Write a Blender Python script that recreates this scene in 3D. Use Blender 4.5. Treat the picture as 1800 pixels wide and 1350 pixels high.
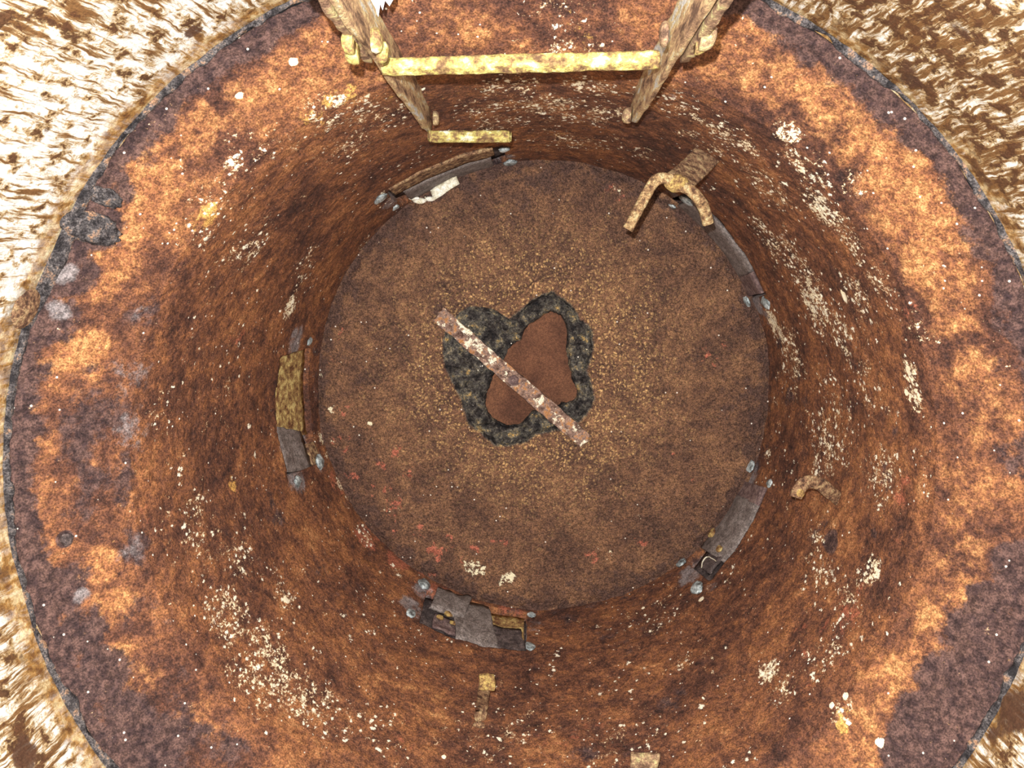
import bpy, bmesh, math, random
import numpy as np
from mathutils import Vector, Matrix
C = bpy.context.scene
for o in list(bpy.data.objects): bpy.data.objects.remove(o)
col = C.collection
random.seed(4); RNG = np.random.default_rng(7)

# ------------------------------------------------------------------ camera
F = 1500.0                      # focal length in pixels of the 1800 px wide frame
VP = (940.0, 495.0)             # where the vessel's vertical lines meet
H = 1.75                        # camera height over the floor plate
def _rot():
    a = np.array([VP[0]-900, 675-VP[1], -F]); a /= np.linalg.norm(a)
    b = np.array([0, 0, -1.]); v = np.cross(a, b); c = a @ b
    K = np.array([[0, -v[2], v[1]], [v[2], 0, -v[0]], [-v[1], v[0], 0]])
    return np.eye(3) + K + K @ K/(1+c)
ROT = _rot()
cam = bpy.data.cameras.new('camera'); camo = bpy.data.objects.new('camera', cam); col.objects.link(camo)
cam.sensor_width = 36; cam.lens = 36*F/1800; cam.clip_start = 0.01; cam.clip_end = 50
M4 = Matrix([[*map(float, ROT[i]), 0] for i in range(3)] + [[0, 0, 0, 1]])
camo.matrix_world = Matrix.Translation((0, 0, H)) @ M4
C.camera = camo

# ------------------------------------------------------------------ light
w = bpy.data.worlds.new('world'); C.world = w; w.use_nodes = True
w.node_tree.nodes['Background'].inputs[0].default_value = (0.85, 0.9, 1, 1)
w.node_tree.nodes['Background'].inputs[1].default_value = 0.03
fl = bpy.data.lights.new('flash', 'POINT'); fl.energy = 122; fl.shadow_soft_size = 0.004; fl.color = (1, 0.985, 0.96)
flo = bpy.data.objects.new('flash', fl); col.objects.link(flo); flo.location = (-0.016, 0.040, H+0.005)
C.view_settings.view_transform = 'Standard'; C.view_settings.look = 'None'
C.view_settings.gamma = 1; C.view_settings.use_curve_mapping = False; C.view_settings.exposure = 0.0

# ------------------------------------------------------------------ geometry of the vessel
PROF = np.array([(-0.6, 0.640), (0.9, 0.628), (1.0, 0.6253), (1.12, 0.535), (1.75, 0.4692), (1.80, 0.465)])   # depth below camera, radius
C1, C2 = np.array([-0.0122, -0.2581]), np.array([0.0147, -0.227])
def cen(Z):
    t = np.clip((np.asarray(Z)-1.0)/0.75, -0.5, 1.1)
    return C1[0]+(C2[0]-C1[0])*t, C1[1]+(C2[1]-C1[1])*t
def rad(Z): return np.interp(Z, PROF[:, 0], PROF[:, 1])
def surf(th, Z, h=0.0):          # point on the wall, h metres towards the axis
    cx, cy = cen(Z); r = rad(Z)-h
    return np.stack([cx+r*np.cos(th), cy+r*np.sin(th), H-np.asarray(Z)+0*th], -1)
def ray(u, v):
    d = ROT @ np.array([u-900, 675-v, -F]); return d/-d[2]
def at(u, v, Z): d = ray(u, v); return np.array([d[0]*Z, d[1]*Z, H-Z])
def hit(u, v):
    d = ray(u, v); cx, cy = cen(1.75)
    if math.hypot(d[0]*H-cx, d[1]*H-cy) < 0.4692: return np.array([d[0]*H, d[1]*H, 0.0])
    lo, hi = 0.05, 1.76
    for _ in range(40):
        m = (lo+hi)/2; cx, cy = cen(m)
        if math.hypot(d[0]*m-cx, d[1]*m-cy) < rad(m): lo = m
        else: hi = m
    return np.array([d[0]*lo, d[1]*lo, H-lo])
def tz(u, v):                    # angle and depth of the wall spot seen there
    d = ray(u, v)
    lo, hi = 0.05, 1.9
    for _ in range(40):
        m = (lo+hi)/2; cx, cy = cen(m)
        if math.hypot(d[0]*m-cx, d[1]*m-cy) < rad(m): lo = m
        else: hi = m
    cx, cy = cen(lo); return math.atan2(d[1]*lo-cy, d[0]*lo-cx), lo
def splats(P, L):
    out = np.zeros(len(P))
    for s in L:
        u, v, r, a = s[:4]; c = hit(u, v); Z = H-c[2]; s3 = r*Z/F
        m = np.abs(P-c).max(1) < 2.6*s3
        d2 = ((P[m]-c)**2).sum(1)/(s3*s3)
        out[m] = np.maximum(out[m], a*np.exp(-d2*d2*0.7)) if a > 0 else out[m]+a*np.exp(-d2)
    return out

# lattice noise for real relief
def vnoise(P, seed=0):
    i = np.floor(P).astype(np.int64); f = P-i; f = f*f*(3-2*f)
    def hsh(x, y, z):
        n = (x*374761393+y*668265263+z*2147483647+seed*144665) & 0xffffffff
        n = ((n ^ (n >> 13))*1274126177) & 0xffffffff
        return ((n ^ (n >> 16)) & 0xffff)/65535.0
    r = 0
    for a in (0, 1):
        for b in (0, 1):
            for c in (0, 1):
                wgt = (f[:, 0] if a else 1-f[:, 0])*(f[:, 1] if b else 1-f[:, 1])*(f[:, 2] if c else 1-f[:, 2])
                r = r+wgt*hsh(i[:, 0]+a, i[:, 1]+b, i[:, 2]+c)
    return r
def fbm(P, s, o=4, seed=0):
    r = 0; a = 1; t = 0
    for k in range(o): r = r+a*vnoise(P*s*2**k, seed+k*7); t += a; a *= .55
    return r/t-0.5
def sstep(a, b, x): t = np.clip((x-a)/(b-a), 0, 1); return t*t*(3-2*t)

# ------------------------------------------------------------------ materials
class NT:
    def __init__(s, name):
        s.m = bpy.data.materials.new(name); s.m.use_nodes = True; s.t = s.m.node_tree
        s.b = s.t.nodes['Principled BSDF']; s.b.inputs['Roughness'].default_value = .8
        s.b.inputs['Specular IOR Level'].default_value = .25
        s.co = s.t.nodes.new('ShaderNodeTexCoord').outputs['Object']
    def n(s, k): return s.t.nodes.new(k)
    def l(s, a, b): s.t.links.new(a, b)
    def put(s, sock, v):
        if hasattr(v, 'is_output') or isinstance(v, bpy.types.NodeSocket): s.l(v, sock)
        else: sock.default_value = v
    def math(s, op, a, b=0.0, c=0.0):
        n = s.n('ShaderNodeMath'); n.operation = op
        for i, x in enumerate((a, b, c)): s.put(n.inputs[i], x)
        return n.outputs[0]
    def map(s, sc, loc=(0, 0, 0), v=None):
        n = s.n('ShaderNodeMapping'); n.inputs['Scale'].default_value = sc; n.inputs['Location'].default_value = loc
        s.l(v or s.co, n.inputs[0]); return n.outputs[0]
    def noise(s, sc, det=5, rough=.6, dist=0, v=None, colour=False):
        n = s.n('ShaderNodeTexNoise'); n.inputs['Scale'].default_value = sc; n.inputs['Detail'].default_value = det
        n.inputs['Roughness'].default_value = rough; n.inputs['Distortion'].default_value = dist
        s.l(v or s.co, n.inputs['Vector']); return n.outputs[1 if colour else 0]
    def vor(s, sc, v=None, feat='F1', out=0):
        n = s.n('ShaderNodeTexVoronoi'); n.feature = feat; n.inputs['Scale'].default_value = sc
        s.l(v or s.co, n.inputs['Vector']); return n.outputs[out]
    def attr(s, name):
        n = s.n('ShaderNodeAttribute'); n.attribute_name = name; return n.outputs['Fac']
    def step(s, x, a, b, lo=0.0, hi=1.0):
        n = s.n('ShaderNodeMapRange'); n.interpolation_type = 'SMOOTHSTEP'
        s.put(n.inputs[0], x); n.inputs[1].default_value = a; n.inputs[2].default_value = b
        n.inputs[3].default_value = lo; n.inputs[4].default_value = hi; return n.outputs[0]
    def ramp(s, x, stops):
        n = s.n('ShaderNodeValToRGB'); e = n.color_ramp.elements
        while len(e) < len(stops): e.new(.5)
        for i, (p, c) in enumerate(stops): e[i].position = p; e[i].color = (*c, 1)
        s.l(x, n.inputs[0]); return n.outputs[0]
    def mix(s, f, a, b, mode='MIX'):
        n = s.n('ShaderNodeMix'); n.data_type = 'RGBA'; n.blend_type = mode
        s.put(n.inputs[0], f)
        for i, x in ((6, a), (7, b)): s.put(n.inputs[i], (*x, 1) if isinstance(x, tuple) else x)
        return n.outputs[2]
    def bump(s, h, st, d, prev=None):
        n = s.n('ShaderNodeBump'); n.inputs['Strength'].default_value = st; n.inputs['Distance'].default_value = d
        s.l(h, n.inputs['Height'])
        if prev: s.l(prev, n.inputs['Normal'])
        return n.outputs[0]
    def done(s, c, nrm=None, rough=None):
        s.put(s.b.inputs['Base Color'], c)
        if nrm: s.l(nrm, s.b.inputs['Normal'])
        if rough is not None: s.put(s.b.inputs['Roughness'], rough)
        return s.m

def grain(k, c, amt=.5, sc=420):
    """fine mineral speckle of the rust itself"""
    g = k.noise(sc, 2, .7)
    g2 = k.noise(sc*.37, 3, .7)
    f = k.step(k.math('ADD', k.math('MULTIPLY', g, .6), k.math('MULTIPLY', g2, .4)), .38, .64, 1-amt, 1+amt*1.25)
    n = k.n('ShaderNodeVectorMath'); n.operation = 'SCALE'; k.l(c, n.inputs[0]); k.l(f, n.inputs['Scale']); return n.outputs[0]

def sparkle_dots(k, sc, cut):  # sparkle painted as tiny pale dots in the colour
    vd = k.vor(sc); vc = k.vor(sc, out=1); sp = k.n('ShaderNodeSeparateColor'); k.l(vc, sp.inputs[0])
    return k.math('MULTIPLY', k.step(vd, .12, .22, 1, 0), k.math('GREATER_THAN', sp.outputs[1], cut))
def flecks(k, sc, dens, seed, lo=.30, hi=.44, wob=.9):
    """irregular chips of paint: cells of a warped lattice, kept where their random number falls under the density"""
    w_ = k.n('ShaderNodeVectorMath'); w_.operation = 'MULTIPLY_ADD'; k.l(k.noise(sc*1.3, 4, .75, colour=True), w_.inputs[0])
    w_.inputs[1].default_value = (wob/sc*2,)*3; k.l(k.map((1, 1, .75), seed), w_.inputs[2])
    vd = k.vor(sc, v=w_.outputs[0]); vc = k.vor(sc, v=w_.outputs[0], out=1); sp = k.n('ShaderNodeSeparateColor'); k.l(vc, sp.inputs[0])
    return k.math('MULTIPLY', k.step(vd, lo, hi, 1, 0), k.math('LESS_THAN', sp.outputs[2], dens))
def mat_rust_wall():
    k = NT('rusted_wall')
    big, mid, fine = k.noise(7, 6, .62), k.noise(34, 6, .65), k.noise(130, 4, .7)
    x = k.math('ADD', k.math('MULTIPLY', big, .36), k.math('ADD', k.math('MULTIPLY', mid, .38), k.math('MULTIPLY', fine, .26)))
    c = k.ramp(x, [(.37, (.032, .016, .014)), (.45, (.088, .037, .024)), (.51, (.162, .066, .034)), (.57, (.255, .104, .043)), (.64, (.40, .195, .085))])
    # ochre-orange flange
    o = k.math('ADD', k.attr('orange'), k.math('MULTIPLY', k.math('SUBTRACT', k.math('ADD', k.math('MULTIPLY', big, .5), k.math('MULTIPLY', mid, .5)), .5), 2.6))
    oc = k.ramp(k.math('ADD', k.math('MULTIPLY', mid, .5), k.math('MULTIPLY', fine, .5)), [(.39, (.13, .052, .030)), (.48, (.26, .105, .046)), (.54, (.36, .16, .062)), (.62, (.52, .27, .11))])
    c = k.mix(k.step(o, .30, .85), c, oc)
    # red oxide freckles
    r = k.math('ADD', k.attr('red'), k.math('MULTIPLY', k.math('SUBTRACT', k.noise(30, 6, .7, v=k.map((1, 1, 1), (3, 1, 2))), .5), 3.2))
    c = k.mix(k.step(r, .55, .9, 0, .8), c, (.33, .105, .06))
    # dark purple-brown scale, plus shade painted along the wall foot
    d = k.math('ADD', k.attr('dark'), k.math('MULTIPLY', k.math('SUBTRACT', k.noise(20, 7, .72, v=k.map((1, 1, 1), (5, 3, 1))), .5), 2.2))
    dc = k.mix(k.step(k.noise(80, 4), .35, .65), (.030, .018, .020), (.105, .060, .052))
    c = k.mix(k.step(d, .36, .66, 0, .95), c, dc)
    # grey-blue deposits
    g = k.math('ADD', k.attr('grey'), k.math('MULTIPLY', k.math('SUBTRACT', k.noise(45, 6, .7), .5), 1.6))
    gc = k.mix(k.noise(70, 4), (.13, .11, .115), (.30, .27, .27))
    c = k.mix(k.step(g, .4, .8, 0, .85), c, gc)
    # ochre smears
    y = k.math('ADD', k.attr('ochre'), k.math('MULTIPLY', k.math('SUBTRACT', k.noise(60, 6, .7, v=k.map((1, 1, .8), (1, 7, 3))), .5), 2.6))
    c = k.mix(k.step(y, .5, .8, 0, .8), c, (.62, .36, .10))
    c = grain(k, c, .5)
    # flecks of old cream paint
    f1 = k.noise(75, 6, .76, v=k.map((1, 1, .7), (2, 9, 4))); f2 = k.noise(240, 3, .7, v=k.map((1, 1, .7), (6, 1, 4)))
    f0 = k.noise(22, 3, .6, v=k.map((1, 1, 1), (6, 1, 8)))
    wv = k.math('ADD', k.attr('paint'), k.math('ADD', k.math('ADD', k.math('MULTIPLY', k.math('SUBTRACT', f1, .5), 3.0), k.math('MULTIPLY', k.math('SUBTRACT', f0, .5), 1.3)), k.math('MULTIPLY', k.math('SUBTRACT', f2, .5), 2.6)))
    pc = k.mix(k.noise(120, 3), (.95, .90, .72), (.74, .60, .36))
    pm = k.step(wv, .80, 1.0)
    c = k.mix(k.step(wv, .58, .95, 0, .55), c, (.62, .36, .17))
    c = k.mix(pm, c, pc)
    dn = k.math('ADD', k.math('MULTIPLY', k.attr('paint'), .42), -.03)
    dn = k.math('ADD', dn, k.math('MULTIPLY', k.math('SUBTRACT', k.noise(12, 4, .6, v=k.map((1, 1, 1), (7, 7, 2))), .5), .55))
    dn = k.math('SUBTRACT', dn, k.math('MULTIPLY', k.math('ADD', k.attr('orange'), k.attr('dark')), .07))
    fk = k.math('MAXIMUM', flecks(k, 80, k.math('MULTIPLY', dn, .75), (2, 1, 5), .26, .36, .9), flecks(k, 150, dn, (5, 3, 1), .30, .42, .8))
    c = k.mix(fk, c, (.86, .80, .64))
    c = k.mix(sparkle_dots(k, 120, .94), c, (.85, .82, .72))  # painted glints, separate from the paint flecks
    pm = k.math('MAXIMUM', pm, fk)
    nb = k.bump(mid, .5, .006); nb = k.bump(fine, .6, .003, nb); nb = k.bump(k.noise(420, 2, .7), .6, .0012, nb)
    nb = k.bump(pm, .4, .0012, nb)
    return k.done(c, nb, .85)

def mat_white_wall():
    k = NT('flaking_white_paint')
    uv = k.n('ShaderNodeUVMap').outputs[0]
    warp = k.n('ShaderNodeVectorMath'); warp.operation = 'MULTIPLY_ADD'
    k.l(k.noise(16, 3, v=uv, colour=True), warp.inputs[0]); warp.inputs[1].default_value = (.016, .01, 0); k.l(uv, warp.inputs[2])
    st = k.noise(1, 5, .62, v=k.map((190, 16, 1), v=warp.outputs[0]))          # vertical drips
    st2 = k.noise(1, 4, .6, v=k.map((80, 10, 1), (3, 4, 0), v=warp.outputs[0]))
    sp = k.noise(1, 5, .66, v=k.map((62, 34, 1), (9, 2, 0), v=warp.outputs[0]))   # rust blisters
    big = k.noise(1, 3, .5, v=k.map((7, 4, 1), (1, 5, 0), v=uv))
    rust = k.attr('rust')
    a = k.math('ADD', rust, k.math('MULTIPLY', k.math('SUBTRACT', big, .5), 1.2))
    dr = k.math('ADD', k.math('MULTIPLY', a, .34), k.math('ADD', k.math('MULTIPLY', k.math('SUBTRACT', st, .5), 2.7), k.math('MULTIPLY', k.math('SUBTRACT', st2, .5), 1.3)))
    s2 = k.math('ADD', k.math('MULTIPLY', a, .36), k.math('MULTIPLY', k.math('SUBTRACT', sp, .5), 3.4))
    c = k.mix(k.noise(40, 4), (.88, .89, .88), (.70, .70, .66))
    c = k.mix(k.step(k.math('MAXIMUM', dr, s2), -.10, .32, 0, .95), c, (.34, .22, .085))
    c = k.mix(k.step(dr, .14, .42, 0, .92), c, (.135, .060, .020))
    c = k.mix(k.step(s2, .26, .46, 0, .95), c, k.mix(k.noise(60, 4), (.035, .016, .011), (.12, .050, .020)))
    # rusty fringe along the seam
    fr = k.math('ADD', k.attr('fringe'), k.math('MULTIPLY', k.math('SUBTRACT', k.noise(26, 6, .7), .5), 1.3))
    c = k.mix(k.step(fr, .30, .75, 0, .85), c, k.ramp(k.noise(60, 5), [(.37, (.13, .055, .018)), (.5, (.32, .17, .05)), (.62, (.55, .43, .24))]))
    d = k.math('ADD', k.attr('dark'), k.math('MULTIPLY', k.math('SUBTRACT', k.noise(30, 6, .7), .5), 1.8))
    c = k.mix(k.step(d, .45, .72, 0, .95), c, k.mix(k.noise(60, 4), (.035, .018, .014), (.11, .05, .026)))
    c = grain(k, c, .2)
    nb = k.bump(k.math('MAXIMUM', dr, s2), .5, .003); nb = k.bump(k.noise(200, 3), .3, .001, nb)
    return k.done(c, nb, .7)

def mat_floor():
    k = NT('pitted_rust_floor')
    big, mid, fine = k.noise(9, 6, .62), k.noise(42, 6, .65), k.noise(190, 4, .75)
    x = k.math('ADD', k.math('MULTIPLY', big, .4), k.math('ADD', k.math('MULTIPLY', mid, .35), k.math('MULTIPLY', fine, .25)))
    c = k.ramp(x, [(.38, (.050, .027, .021)), (.47, (.105, .053, .034)), (.54, (.165, .083, .046)), (.62, (.25, .13, .065))])
    # golden pebbled scale round the hole
    wp = k.n('ShaderNodeVectorMath'); wp.operation = 'MULTIPLY_ADD'; k.l(k.noise(70, 3, colour=True), wp.inputs[0]); wp.inputs[1].default_value = (.014, .014, .014); k.l(k.co, wp.inputs[2])
    vd = k.vor(180, v=wp.outputs[0]); vc = k.vor(180, v=wp.outputs[0], out=1)
    sep = k.n('ShaderNodeSeparateColor'); k.l(vc, sep.inputs[0])
    peb = k.step(vd, .2, .62, 1, 0)
    gm = k.math('ADD', k.attr('gold'), k.math('MULTIPLY', k.math('SUBTRACT', k.noise(24, 6, .7), .5), 1.7))
    g = k.math('MULTIPLY', k.step(gm, .3, .95), k.math('MULTIPLY', peb, k.step(sep.outputs[0], .05, .95)))
    c = k.mix(k.math('MULTIPLY', g, .95), c, (.50, .31, .13))
    r = k.math('ADD', k.attr('red'), k.math('MULTIPLY', k.math('SUBTRACT', k.noise(36, 6, .7, v=k.map((1, 1, 1), (3, 1, 2))), .5), 3.2))
    c = k.mix(k.step(r, .66, .84, 0, .85), c, (.40, .12, .075))
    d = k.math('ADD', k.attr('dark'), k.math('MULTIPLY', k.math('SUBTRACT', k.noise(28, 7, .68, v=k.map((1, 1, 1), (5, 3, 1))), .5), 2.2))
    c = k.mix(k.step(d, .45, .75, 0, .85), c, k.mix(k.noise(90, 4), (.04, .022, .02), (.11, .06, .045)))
    # corroded crater crust
    cr = k.attr('crust'); cc = k.ramp(k.noise(48, 7, .72), [(.38, (.008, .007, .008)), (.46, (.034, .028, .026)), (.53, (.075, .068, .060)), (.60, (.16, .135, .09)), (.67, (.45, .28, .09))])
    c = k.mix(cr, c, cc)
    c = grain(k, c, .55)
    wv = k.math('ADD', k.attr('paint'), k.math('MULTIPLY', k.math('SUBTRACT', k.noise(70, 6, .72, v=k.map((1, 1, 1), (2, 9, 4))), .5), 4.2))
    c = k.mix(k.step(wv, .82, 1.0), c, (.80, .72, .50))
    c = k.mix(sparkle_dots(k, 110, .96), c, (.75, .70, .62))
    nb = k.bump(mid, .4, .005); nb = k.bump(vd, .8, .003, nb); nb = k.bump(fine, .6, .002, nb)
    return k.done(c, nb, .8)

def mat_simple(name, stops, sc=60, amt=.35, bump=.4, rough=.8, white=None, wth=.55, metal=0, stretch=(1, 1, 1)):
    k = NT(name); v = k.map(stretch)
    n = k.noise(sc, 6, .68, v=v); c = k.ramp(n, stops)
    if white:
        wn = k.noise(sc*.8, 6, .7, v=k.map(stretch, (4, 5, 6))); c = k.mix(k.step(wn, wth, wth+.06), c, white)
    c = grain(k, c, amt, 480)
    k.b.inputs['Metallic'].default_value = metal
    return k.done(c, k.bump(k.noise(sc*3, 5, .7), bump, .002, k.bump(n, bump, .004)), rough)

M_WALL, M_WHITE, M_FLOOR = mat_rust_wall(), mat_white_wall(), mat_floor()
M_PIT = mat_simple('smooth_silt_rust', [(.35, (.085, .034, .019)), (.5, (.15, .062, .032)), (.65, (.20, .085, .042))], 8, .35, .12)
M_SEAM = mat_simple('blackened_seam', [(.38, (.016, .014, .016)), (.47, (.048, .042, .044)), (.55, (.10, .09, .09)), (.64, (.26, .15, .09))], 60, .5, .9)
M_LAD = mat_simple('ladder_flaking_yellow', [(.36, (.09, .05, .032)), (.47, (.22, .13, .08)), (.55, (.32, .22, .12)), (.64, (.48, .42, .20))], 70, .35, .8)
M_RAIL = mat_simple('ladder_rail_scaled', [(.37, (.10, .055, .035)), (.45, (.28, .17, .10)), (.51, (.42, .28, .15)), (.56, (.48, .38, .20)), (.62, (.46, .46, .46))], 60, .35, .8, stretch=(1, 1, .22))
M_YEL = mat_simple('ladder_rung_yellow', [(.36, (.12, .065, .035)), (.45, (.26, .165, .07)), (.51, (.40, .33, .10)), (.58, (.52, .46, .17)), (.66, (.66, .63, .50))], 62, .25, .8)
M_HOOK = mat_simple('hook_rust', [(.38, (.07, .036, .024)), (.46, (.18, .095, .055)), (.54, (.29, .175, .095)), (.62, (.42, .30, .16))], 110, .4, .8)
M_HOOKY = mat_simple('hook_yellow_rust', [(.38, (.14, .07, .035)), (.48, (.34, .21, .08)), (.58, (.52, .38, .13))], 110, .3, .8)
M_PRONG = mat_simple('prong_rust', [(.38, (.11, .055, .032)), (.46, (.24, .14, .07)), (.54, (.38, .25, .12)), (.62, (.50, .40, .22))], 110, .4, .8)
M_GREY = mat_simple('dull_grey_strip', [(.3, (.085, .066, .060)), (.5, (.16, .132, .122)), (.7, (.25, .215, .20))], 45, .45, .35, .6)
M_DKGREY = mat_simple('dark_cavity_scale', [(.3, (.025, .018, .018)), (.5, (.07, .052, .050)), (.7, (.16, .12, .11))], 60, .4, .6)
M_OCHRE = mat_simple('ochre_rust_plate', [(.38, (.13, .055, .025)), (.46, (.27, .155, .065)), (.53, (.40, .27, .10)), (.60, (.60, .48, .20))], 70, .3, .7)
M_SHARD = mat_simple('pale_paint_shard', [(.36, (.40, .34, .22)), (.5, (.70, .66, .52)), (.62, (.85, .84, .78))], 60, .15, .4)
M_BLOB = mat_simple('pale_blue_weld', [(.38, (.10, .10, .10)), (.48, (.28, .33, .34)), (.60, (.66, .74, .76))], 80, .25, .6, .4)
M_BAR = mat_simple('bar_flaking_white', [(.38, (.07, .035, .025)), (.46, (.16, .095, .072)), (.53, (.26, .175, .14)), (.58, (.36, .17, .07))], 62, .35, .3, white=(.80, .71, .54), wth=.535)
M_BOLT = mat_simple('bolt_dark', [(.3, (.06, .035, .035)), (.5, (.14, .09, .085)), (.7, (.25, .18, .16))], 90, .3, .5)
M_CHIP = mat_simple('white_paint_chip', [(.3, (.75, .78, .80)), (.6, (.97, .97, .95))], 30, .05, .3)

# ------------------------------------------------------------------ object helpers
def tag(o, label=None, cat=None, group=None, kind=None):
    if label: o['label'] = label
    if cat: o['category'] = cat
    if group: o['group'] = group
    if kind: o['kind'] = kind
    return o
def empty(name, loc, label, cat, group=None):
    o = bpy.data.objects.new(name, None); o.location = [float(x) for x in loc]; o.empty_display_size = .05
    col.objects.link(o); return tag(o, label, cat, group)
def mk(name, V, Fc, m, parent=None, smooth=True, at0=None, label=None):
    """mesh object from world-space vertices; the origin goes to the parent or to at0"""
    V = np.asarray(V, float); org = np.array(parent.location)+(np.array(parent.parent.location) if parent.parent else 0) if parent else (np.asarray(at0, float) if at0 is not None else np.zeros(3))
    me = bpy.data.meshes.new(name); me.from_pydata([tuple(map(float, p)) for p in (V-org)], [], [tuple(map(int, f)) for f in Fc])
    me.materials.append(m)
    if smooth: me.polygons.foreach_set('use_smooth', [True]*len(me.polygons))
    me.update(); o = bpy.data.objects.new(name, me); col.objects.link(o)
    if parent: o.parent = parent
    else: o.location = [float(x) for x in org]
    if label: o['label'] = label
    return o
def grid_faces(n, m, wrap=False):
    i = np.arange(n if wrap else n-1)[:, None]; j = np.arange(m-1)[None, :]; i2 = (i+1) % n
    return np.stack([i*m+j, i2*m+j, i2*m+j+1, i*m+j+1], -1).reshape(-1, 4)
def big_mesh(name, V, Fc, m, attrs, uv=None):
    me = bpy.data.meshes.new(name); nv, nf = len(V), len(Fc)
    me.vertices.add(nv); me.vertices.foreach_set('co', V.astype(np.float32).ravel())
    me.loops.add(nf*4); me.loops.foreach_set('vertex_index', Fc.astype(np.int32).ravel())
    me.polygons.add(nf); me.polygons.foreach_set('loop_start', (np.arange(nf)*4).astype(np.int32))
    me.polygons.foreach_set('use_smooth', np.ones(nf, bool)); me.update(calc_edges=True); me.validate()
    for kx, vv in attrs.items():
        a = me.attributes.new(kx, 'FLOAT', 'POINT'); a.data.foreach_set('value', vv.astype(np.float32))
    if uv is not None:
        l = me.uv_layers.new(name='UVMap'); l.data.foreach_set('uv', uv[Fc.ravel()].astype(np.float32).ravel())
    me.materials.append(m); o = bpy.data.objects.new(name, me); col.objects.link(o); o['kind'] = 'structure'; return o
def rough_solid(V, Fc, amp=.0012, sc=90, seed=3): V = np.asarray(V, float); return V+np.stack([fbm(V, sc, 3, seed+i) for i in range(3)], 1)*amp*2
def box_mesh(c, ax, ay, az, nx=1, ny=1, nz=1, bev=0.0, amp=0.0, sc=90):
    """a slightly worn bar: centre, three half-axis vectors, subdivided and bevelled"""
    bm = bmesh.new(); bmesh.ops.create_cube(bm, size=2)
    L = [np.linalg.norm(a) for a in (ax, ay, az)]
    for v in bm.verts: v.co = Vector((v.co.x*L[0], v.co.y*L[1], v.co.z*L[2]))
    for ax_i, n in enumerate((nx, ny, nz)):
        for q in range(1, n):
            p = Vector((0, 0, 0)); p[ax_i] = L[ax_i]*(2*q/n-1); no = Vector((0, 0, 0)); no[ax_i] = 1
            bmesh.ops.bisect_plane(bm, geom=bm.verts[:]+bm.edges[:]+bm.faces[:], plane_co=p, plane_no=no)
    if bev:
        es = [e for e in bm.edges if len(e.link_faces) == 2 and e.link_faces[0].normal.dot(e.link_faces[1].normal) < .5]
        bmesh.ops.bevel(bm, geom=es, offset=bev, segments=2, affect='EDGES', profile=.6)
    U = [np.asarray(a)/l for a, l in zip((ax, ay, az), L)]
    V = np.array([np.asarray(c)+U[0]*v.co.x+U[1]*v.co.y+U[2]*v.co.z for v in bm.verts])
    Fc = [[v.index for v in f.verts] for f in bm.faces]; bm.free()
    if amp: V = rough_solid(V, Fc, amp, sc)
    return V, Fc
def sweep(pts, wid, thk, up, n=10, taper=1.0):
    """bar of superelliptic section wid x thk swept through smoothed points"""
    P = np.array(pts, float)
    for _ in range(3):
        Q = [P[0]]
        for a, b in zip(P[:-1], P[1:]): Q += [a*.75+b*.25, a*.25+b*.75]
        P = np.array(Q+[P[-1]])
    V = []; m = len(P)
    for i, p in enumerate(P):
        t = P[min(i+1, m-1)]-P[max(i-1, 0)]; t /= np.linalg.norm(t)
        s = np.cross(t, up); s /= np.linalg.norm(s); q = np.cross(s, t)
        f = 1+(taper-1)*i/(m-1)
        for j in range(n):
            a = 2*math.pi*j/n; ca, sa = math.cos(a), math.sin(a)
            e = lambda x: math.copysign(abs(x)**.55, x)
            V.append(p+s*e(ca)*wid/2*f+q*e(sa)*thk/2*f)
    Fc = [(i*n+j, i*n+(j+1) % n, (i+1)*n+(j+1) % n, (i+1)*n+j) for i in range(m-1) for j in range(n)]
    Fc += [tuple(range(n))[::-1], tuple(range((m-1)*n, m*n))]
    return rough_solid(V, Fc, .0011, 110), Fc
def lump(c, r, sx=(1, 1, 1), amp=.35, seed=1, ax=None, sub=3):
    bm = bmesh.new(); bmesh.ops.create_icosphere(bm, subdivisions=sub, radius=1)
    V = np.array([v.co[:] for v in bm.verts]); Fc = [[v.index for v in f.verts] for f in bm.faces]; bm.free()
    V = V*(1+amp*fbm(V+seed*3.7, 1.6, 3, seed))[:, None]*np.array(sx)*r
    if ax is not None: V = V @ np.array(ax)
    return V+np.asarray(c), Fc
def frame(c):                     # tangential, vertical and inward directions at a wall point
    Z = H-c[2]; cx, cy = cen(Z); n = np.array([cx-c[0], cy-c[1], 0]); n /= np.linalg.norm(n)
    t = np.array([-n[1], n[0], 0]); return np.array([t, [0, 0, 1.], n])

# ------------------------------------------------------------------ access ports: outlines on the lower wall
PORTS = {
 'TL': dict(out=[(678, 338), (745, 303), (812, 277), (884, 258)], inn=[(706, 362), (770, 333), (830, 308), (892, 288)], ends=[(668, 347), (695, 363), (886, 262), (897, 284)]),
 'TR': dict(out=[(1212, 338), (1268, 392), (1312, 448), (1350, 520)], inn=[(1178, 352), (1228, 402), (1276, 462), (1310, 525)], ends=[(1208, 351), (1183, 362), (1313, 529), (1348, 532)]),
 'L':  dict(out=[(494, 628), (487, 690), (489, 760), (506, 836)], inn=[(545, 612), (541, 680), (546, 752), (566, 812)], ends=[(522, 846), (561, 812), (543, 600), (504, 602)]),
 'B':  dict(out=[(738, 1094), (790, 1118), (850, 1136), (926, 1146)], inn=[(752, 1034), (806, 1052), (866, 1068), (926, 1076)], ends=[(722, 1080), (745, 1028), (934, 1082), (932, 1138)]),
 'BR': dict(out=[(1348, 862), (1322, 918), (1290, 968), (1246, 1020)], inn=[(1294, 846), (1272, 898), (1244, 942), (1208, 990)], ends=[(1320, 819), (1354, 850), (1198, 989), (1226, 1034)]),
}
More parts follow.
